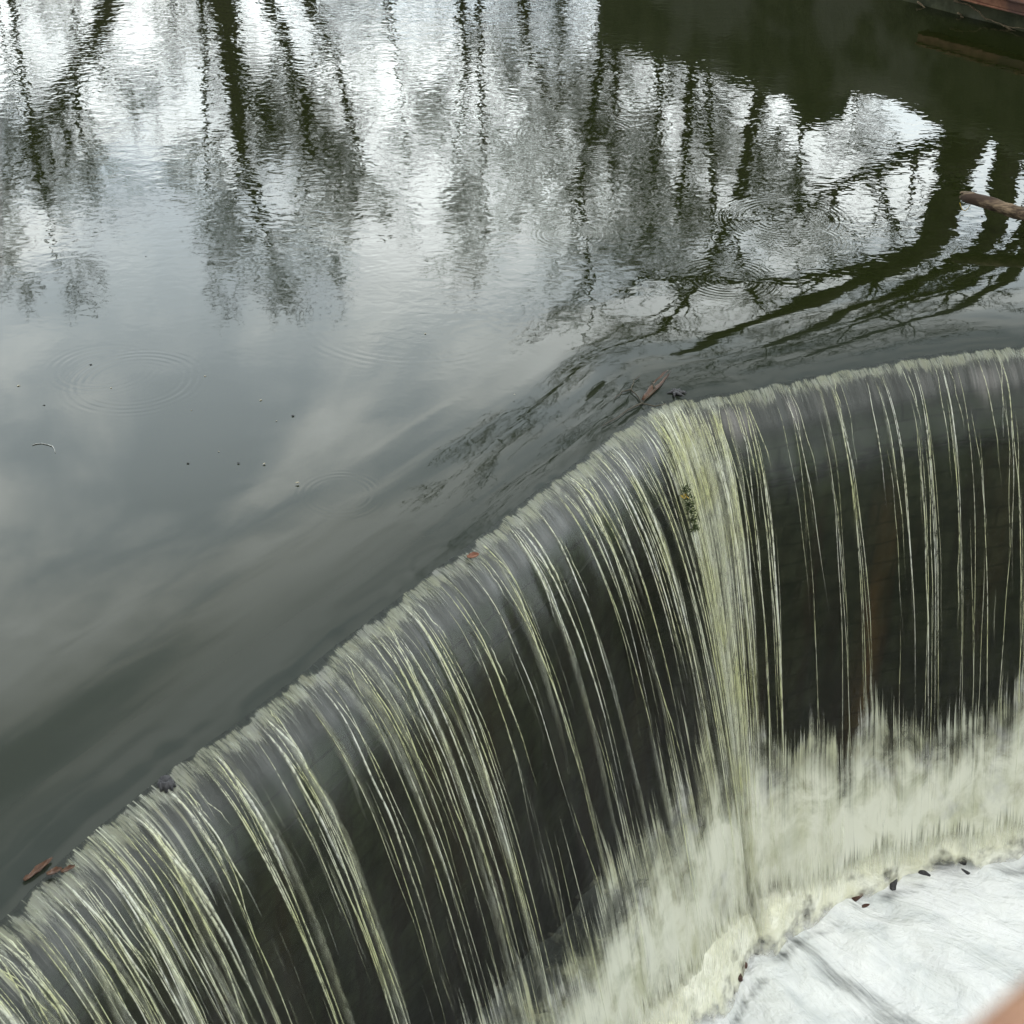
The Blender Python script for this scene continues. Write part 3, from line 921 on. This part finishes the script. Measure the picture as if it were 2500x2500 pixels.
for seed, pth, lab in ((61, [(8.6, 22.5, .3), (7.4, 22, 4), (5.6, 21.5, 7), (3.6, 21.2, 9.3)], 'tall twiggy tree leaning far out over the river from the right bank'),
                       (62, [(9.5, 25.5, .3), (8.2, 25, 6), (6.5, 25, 11), (4.8, 24.5, 17)], 'slender tree behind the leaning trunks on the right bank'),
                       (63, [(4.6, 27.5, .3), (4.0, 27.5, 5), (3.0, 27, 9), (1.0, 26.5, 13.5)], 'twiggy tree behind the left end of the river wall'),
                       (65, [(1.8, 36, .4), (2.0, 36, 5), (1.6, 36, 9), (2.4, 35, 14)], 'bare tree on the far bank just left of the river wall')):
    o = make_tree([Vector(p) for p in pth], .15, seed, 14, 4, .28, (), .30)
    tag(o, lab, 'tree')

# ------------------------------------------------------------ little things on the water
seeds = [((536, 219), 'pale floating seed inside the big ripple ring at left'), ((655, 357), 'floating seed on the near rim of the big ripple ring'), ((108, 344), 'lone floating seed near the left edge of the picture'),
         ((262, 458), 'floating seed below left of the big ripple ring'), ((1208, 287), 'dark floating seed on the bright cloud reflection'), ((1537, 428), 'floating seed right of the bright cloud reflection'),
         ((1727, 520), 'brownish floating seed, right one of a close pair'), ((1630, 550), 'small floating seed, left one of a close pair'), ((1128, 487), 'tiny dark speck floating below the bright cloud reflection'),
         ((1405, 799), 'floating seed left one of two in a level row'), ((1558, 803), 'floating seed right one of two in a level row'), ((1754, 915), 'largest floating seed, nearest to the weir crest'),
         ((1108, 800), 'faint clear bubble left of the level pair of seeds'), ((1290, 730), 'tiny bubble above the level pair of seeds')]
seeds = [(a / 2.415, 800 + b / 2.415, l) for (a, b), l in seeds]
seeds += [(1605 / 1.5456, 1259 / 1.5456, 'brown floating seed under the reflected tree tops'), (550 / 1.5456, 968 / 1.5456, 'white floating speck where the reflected branches end'),
          (265 / 1.5456, 1142 / 1.5456, 'pale speck floating alone in the upper left calm water'), (1256, 963, 'small floating seed in the open water before the weir corner'),
          (1963, 538, 'dark floating bit at the centre of the right hand ripples')]
def seed_mesh(rnd, s):
    V, Fc = [], []
    tube(V, Fc, [Vector((-1, 0, 0)) * s, Vector((-.7, 0, .15)) * s, Vector((0, 0, .3)) * s, Vector((.7, .1, .15)) * s, Vector((1, .15, .05)) * s], [.1 * s, .42 * s, .55 * s, .4 * s, .1 * s], 8)
    for k in range(4):
        a = rnd.uniform(0, 6.28)
        tube(V, Fc, [Vector((0, 0, .2)) * s, Vector((math.cos(a) * 1.1, math.sin(a) * 1.1, .25)) * s, Vector((math.cos(a) * 1.9, math.sin(a) * 1.9, .06)) * s], [.12 * s, .07 * s, .03 * s], 4)
    return V, Fc
for k, (px, py, lab) in enumerate(seeds):
    rnd = random.Random(k)
    s = .0085 * rnd.uniform(.7, 1.15) * (.6 if ('tiny' in lab or 'speck' in lab or 'small' in lab) else 1) * (1.3 if 'largest' in lab else 1)
    V, Fc = seed_mesh(rnd, s)
    o = mesh_obj('floating_seed', V, Fc, M['seed'] if k % 3 else M['sludge'])
    q = P(px, py)
    o.location = (q.x, q.y, .0)
    o.rotation_euler = (0, 0, rnd.uniform(-.5, .5))
    tag(o, lab, 'floating seed', group='seeds and bubbles floating on the calm water')
V, Fc = [], []
fp = [(190, 692), (215, 684), (245, 682), (285, 690), (308, 698), (320, 715), (326, 736)]
fp = [P(a / 2.415, 800 + b / 2.415, .003) for a, b in fp]
tube(V, Fc, [p - fp[0] for p in fp], [.0025, .0028, .0025, .0025, .004, .0025, .002], 5)
o = mesh_obj('feather_strand', V, Fc, M['fibre']); o.location = fp[0]
tag(o, 'thin curved white fibre floating near the left edge', 'fibre')

# debris snagged on the crest
def leaf_piece(c, ax, L, W, mat, name, lab, cat, lift=.02, curl=.25):
    V, n = [], 9
    for i in range(n):
        f = i / (n - 1)
        w = W * math.sin(math.pi * (.08 + .86 * f)) ** .7 * (1 + .25 * mn.noise(Vector((f * 6, L * 9, 0))))
        for j in range(5):
            g = (j - 2) / 2
            V.append((L * (f - .5), w * g, curl * W * g * g + .012 * mn.noise(Vector((f * 5, g * 3, L * 30)))))
    Fc = grid_faces(n, 5)
    o = mesh_obj(name, V, Fc, mat)
    m = o.modifiers.new('thick', 'SOLIDIFY'); m.thickness = .003
    o.location = c; o.rotation_euler = (0, 0, ax)
    return tag(o, lab, cat)
def surf_z(q):
    d = np.hypot(LX - q.x, LY - q.y); i = int(np.argmin(d))
    return ZL * math.exp(-d[i] / .46)
def at_surf(px, py, up=.0):
    q = P(px, py, -.08)
    for _ in range(4): q = P(px, py, surf_z(q) + up)
    return q
a, b = at_surf(1572, 975, .004), at_surf(1632, 908, -.004)
o = leaf_piece((a + b) / 2, math.atan2(b.y - a.y, b.x - a.x), (b - a).length * 1.05, .032, M['leaf'], 'drowned_leaf', 'long rusty orange leaf caught on the crest at the weir corner', 'leaf')
o.rotation_euler = (0, -math.asin(max(-1, min(1, (b - a).z / (b - a).length))), math.atan2(b.y - a.y, b.x - a.x))
q = at_surf(1652, 960, .0)
V, Fc = [], []
for k in range(7): tube(V, Fc, [Vector((0, 0, .0)), Vector((math.cos(k) * .03, math.sin(k) * .03, .012)), Vector((math.cos(k * 1.1) * .07, math.sin(k * 1.1) * .07, .004))], [.02, .012, .003], 6)
o = mesh_obj('debris_clump', V, Fc, M['sludge']); o.location = q
tag(o, 'dark sodden clump beside the orange leaf at the weir corner', 'debris')
# twigs caught at the corner
tw = empty('snagged_twig', at_surf(1566, 982, .02))
tag(tw, 'thin dark forked twig snagged on the crest at the weir corner', 'twig')
o0 = tw.location.copy()
for path in [[(1566, 984), (1556, 965), (1540, 950), (1548, 930), (1562, 918)], [(1566, 984), (1535, 1000), (1505, 1020), (1470, 1040)], [(1566, 984), (1600, 950), (1590, 930)], [(1566, 984), (1600, 992), (1625, 985)], [(1540, 950), (1520, 955), (1500, 975)]]:
    V, Fc = [], []
    pts = [at_surf(x, y, .014) - o0 for x, y in path]
    fine = []
    for a, b in zip(pts[:-1], pts[1:]):
        for k in range(3): fine.append(a.lerp(b, k / 3) + Vector((random.uniform(-.006, .006), random.uniform(-.006, .006), 0)))
    fine.append(pts[-1])
    tube(V, Fc, fine, [.0055 - .003 * k / len(fine) for k in range(len(fine))], 5)
    mesh_obj('twig_branch', V, Fc, M['bark'], tw)
for (ax0, ay0, ax1, ay1, w, nm, lab) in ((58, 2148, 128, 2096, .016, 'drowned_leaf', 'long narrow rusty leaf stuck on the crest near the lower left corner'),
                                         (115, 2136, 150, 2118, .018, 'drowned_leaf', 'small torn orange leaf right of the long narrow one on the crest'),
                                         (150, 2130, 182, 2112, .014, 'drowned_leaf', 'smallest orange leaf scrap farthest right on the lower left crest')):
    a, b = at_surf(ax0, ay0, .018), at_surf(ax1, ay1, .018)
    leaf_piece((a + b) / 2, math.atan2(b.y - a.y, b.x - a.x), (b - a).length, w, M['leaf'], nm, lab, 'leaf')
def sheet_pt(px, py, off=.03):
    """where the look through a pixel meets the falling sheet"""
    d = ray(px, py); best = None
    for i in range(0, NU, 2):
        for j in range(0, NS, 3):
            q = flow(i, ss[j], off)
            v = q - Vector((0, 0, CAMH))
            t = v.dot(d) / d.dot(d)
            e = (v - d * t).length
            if best is None or e < best[0]: best = (e, q)
    return best[1]
leaf_piece(sheet_pt(1152, 1350), .5, .075, .026, M['rust'], 'drowned_leaf', 'small red brown leaf riding over the crest in mid fall', 'leaf')
q = sheet_pt(412, 1912, .02)
V, Fc = [], []
for k in range(9): tube(V, Fc, [Vector((0, 0, -.03)), Vector((math.cos(k * .7) * .03, math.sin(k * .7) * .03, .0)), Vector((math.cos(k * .7) * .045, math.sin(k * .7) * .045, -.03))], [.03, .022, .006], 6)
o = mesh_obj('crest_stone', V, Fc, M['sludge']); o.location = q
tag(o, 'dark round stone breaking the crest at lower left', 'stone')
q = sheet_pt(1685, 1228, .05)
mc = empty('moss_tuft', q)
tag(mc, 'dark green moss tuft with a yellow leaf parting the fall at the corner', 'moss')
cs = [Vector((-.01, 0, .09 - .055 * k)) + Vector((.014 * k, -.012 * k, 0)) for k in range(6)]
leaf_cloud('moss', cs, .016, 700, .012, M['moss'], mc, 3)
leaf_cloud('yellow_leaf', [Vector((-.02, -.02, .05))], .010, 26, .011, M['yellow'], mc, 4)

# ------------------------------------------------------------ ground
V = []
gx = np.concatenate([[-900, -300, -120, -70], np.arange(-50, 50.1, 1.0), [70, 120, 300, 900]])
gy = np.concatenate([[-400, -120, -60], np.arange(-36, 84.1, 1.0), [110, 160, 300, 900]])
lipd = list(zip(LX[::20], LY[::20]))
la, lb = Vector((LX[0], LY[0])), Vector((LX[-1], LY[-1]))
for x in gx:
    for y in gy:
        # river upstream and pool downstream stay sunk, the banks rise round them
        pa, pb = Vector((wa.x, wa.y)), Vector((wb.x, wb.y))
        side = (Vector((x, y)) - pa).dot(Vector((wn.x, wn.y)))
        far_b = sm(27, 31, y) if x < 0 else (sm(25.5, 28, y))
        rb = sm(.5, 1.6, -side - .2) if y > 8 else sm(11, 14, x)
        lbk = sm(-26, -30, x)
        bank = max(far_b, rb, lbk)
        i = int(np.argmin(np.hypot(LX - x, LY - y)))
        up = (x - LX[i]) * NX[i] + (y - LY[i]) * NY[i]
        low = -6.0 if up < 1.2 else -1.6
        top = .55 + .012 * max(0, y - 28) + .25 * mn.noise(Vector((x * .1, y * .1, 0)))
        if y < 6 and x > 11: top = -.5
        if y < -8.5:  # unseen hillside added behind the camera to block low sky and darken reflections
            h = sm(-8.5, -18, y)
            low = low + (13.0 - low) * h + sm(-18, -60, y) * 12
            top = max(top, low)
        V.append((x, y, low + (top - low) * bank))
gr = mesh_obj('ground', V, grid_faces(len(gx), len(gy), True), M['ground'])
tag(gr, 'dark grassy river banks and bed', 'ground', kind='structure')

# ------------------------------------------------------------ footbridge the picture is taken from
ra, rb_ = P(2368, 2560, CAMH - .42), P(2560, 2395, CAMH - .42)
hd = (rb_ - ra).normalized(); hd.z = 0
hn = Vector((hd.y, -hd.x, 0))                             # towards the camera side / back
if hn.dot(Vector((0, -1, 0))) < 0: hn = -hn
br = empty('footbridge', ra)
tag(br, 'footbridge with an orange brown handrail crossing the lower right corner', 'bridge')
L0, L1 = -9.0, 2.2
V, Fc = [], []
ctr = hn * .045 + hd * ((L0 + L1) / 2)
box(V, Fc, ctr, L1 - L0, .09, .055, math.atan2(hd.y, hd.x))
bevel(mesh_obj('handrail', V, Fc, M['handrail'], br, smooth=False), .018, 3)
an = math.atan2(hd.y, hd.x)
V, Fc = [], []
box(V, Fc, hn * .95 + hd * ((L0 + L1) / 2) + Vector((0, 0, -1.28)), L1 - L0, 1.7, .16, an)
box(V, Fc, hn * .12 + hd * ((L0 + L1) / 2) + Vector((0, 0, -1.52)), L1 - L0, .10, .34, an)
box(V, Fc, hn * 1.78 + hd * ((L0 + L1) / 2) + Vector((0, 0, -1.52)), L1 - L0, .10, .34, an)
mesh_obj('deck', V, Fc, M['iron'], br, smooth=False)
V, Fc = [], []
box(V, Fc, hn * .10 + hd * ((L0 + L1) / 2) + Vector((0, 0, -.64)), L1 - L0, .02, 1.06, an)
mesh_obj('added_dark_plate', V, Fc, M['iron'], br, smooth=False)  # unseen closed plate, added so the falling sheet mirrors something dark
for k in range(6):
    V, Fc = [], []
    a = L0 + .4 + k * 1.9
    if abs(a) < .55: a -= .9
    box(V, Fc, hn * .14 + hd * a + Vector((0, 0, -.62)), .04, .04, 1.2, an)
    mesh_obj('post', V, Fc, M['iron'], br, smooth=False)

# ------------------------------------------------------------ sky and light
w = bpy.data.worlds.new('World'); SC.world = w; w.use_nodes = True
nt = w.node_tree; nt.nodes.clear()
N = lambda t, **k: (lambda n: ([setattr(n, a, b) for a, b in k.items()], n)[1])(nt.nodes.new(t))
out = N('ShaderNodeOutputWorld')
bg = N('ShaderNodeBackground')
sky = N('ShaderNodeTexSky', sky_type='NISHITA')
SUN_EL, SUN_AZ = R(58), R(160)
sky.sun_disc = False; sky.sun_elevation = SUN_EL; sky.sun_rotation = SUN_AZ
tc = N('ShaderNodeTexCoord')
def wm(op, a, b=0.0):
    n = N('ShaderNodeMath', operation=op)
    for i, v in enumerate((a, b)):
        if isinstance(v, (int, float)): n.inputs[i].default_value = v
        else: nt.links.new(v, n.inputs[i])
    return n.outputs[0]
def wr(v, a, b, c, d):
    n = N('ShaderNodeMapRange', interpolation_type='SMOOTHSTEP')
    nt.links.new(v, n.inputs['Value'])
    for k, x in zip(('From Min', 'From Max', 'To Min', 'To Max'), (a, b, c, d)): n.inputs[k].default_value = x
    return n.outputs[0]
def wnoise(sc, det, scale=(1, 1, 1), loc=(0, 0, 0), dist=.0):
    m = N('ShaderNodeMapping'); m.inputs['Scale'].default_value = scale; m.inputs['Location'].default_value = loc
    nt.links.new(tc.outputs['Generated'], m.inputs[0])
    n = N('ShaderNodeTexNoise'); n.inputs['Scale'].default_value = sc; n.inputs['Detail'].default_value = det; n.inputs['Distortion'].default_value = dist
    nt.links.new(m.outputs[0], n.inputs['Vector'])
    return n.outputs[0]
sep = N('ShaderNodeSeparateXYZ'); nt.links.new(tc.outputs['Generated'], sep.inputs[0])
c1 = wnoise(4.2, 6, (1, 1, 1.5), (3.1, .4, 1.2), .6)
c2 = wnoise(13, 5, (1, 1, 1.7), (0, 2.2, .7), .4)
cl = wm('ADD', wm('MULTIPLY', c1, .7), wm('MULTIPLY', c2, .3))
cb = wr(cl, .38, .64, .72, 1.26)                     # cloud light and shade
el = wm('MULTIPLY', wr(sep.outputs[2], .28, .50, 1.38, .98), wr(sep.outputs[2], .46, .75, 1.0, .44))          # brighter towards the horizon ahead
ah = wr(sep.outputs[1], -.25, .6, .42, 1.0)          # darker sky behind
br_ = wm('MULTIPLY', wm('MULTIPLY', cb, el), ah)
mixc = N('ShaderNodeMix', data_type='RGBA')
nt.links.new(wr(cl, .40, .55, 0, 1), mixc.inputs[0])
mixc.inputs[6].default_value = (.85, .96, 1.02, 1); mixc.inputs[7].default_value = (.945, 1.0, .985, 1)
vm = N('ShaderNodeVectorMath', operation='SCALE')
nt.links.new(mixc.outputs[2], vm.inputs[0]); nt.links.new(wm('MULTIPLY', br_, 16.0), vm.inputs['Scale'])
mx = N('ShaderNodeMix', data_type='RGBA')
mx.inputs[0].default_value = .9
nt.links.new(sky.outputs[0], mx.inputs[6]); nt.links.new(vm.outputs[0], mx.inputs[7])
nt.links.new(mx.outputs[2], bg.inputs[0]); bg.inputs[1].default_value = .1
nt.links.new(bg.outputs[0], out.inputs[0])

sl = bpy.data.lights.new('Sun', 'SUN'); sl.energy = .85; sl.angle = R(40); sl.color = (1, .97, .92)
so = bpy.data.objects.new('Sun', sl); C.objects.link(so)
dv = Vector((math.sin(SUN_AZ) * math.cos(SUN_EL), math.cos(SUN_AZ) * math.cos(SUN_EL), math.sin(SUN_EL)))
so.rotation_euler = dv.to_track_quat('Z', 'Y').to_euler()

# ------------------------------------------------------------ camera
cam = bpy.data.cameras.new('Camera')
cam.sensor_width = 36; cam.lens = 36 * F / 2500
cam.clip_start = .05; cam.clip_end = 3000
cam.dof.use_dof = True; cam.dof.focus_distance = 12.5; cam.dof.aperture_fstop = 6.5
co = bpy.data.objects.new('Camera', cam); C.objects.link(co)
co.location = (0, 0, CAMH); co.rotation_euler = (R(90 - PITCH), 0, 0)
SC.camera = co
SC.view_settings.view_transform = 'Standard'; SC.view_settings.look = 'None'
SC.view_settings.exposure = 1.6; SC.view_settings.gamma = 1.0
SC.render.resolution_x = SC.render.resolution_y = 1024
SC.cycles.max_bounces = 8; SC.cycles.transparent_max_bounces = 24
SC.cycles.use_denoising = True
SC.cycles.use_adaptive_sampling = True; SC.cycles.adaptive_threshold = .02
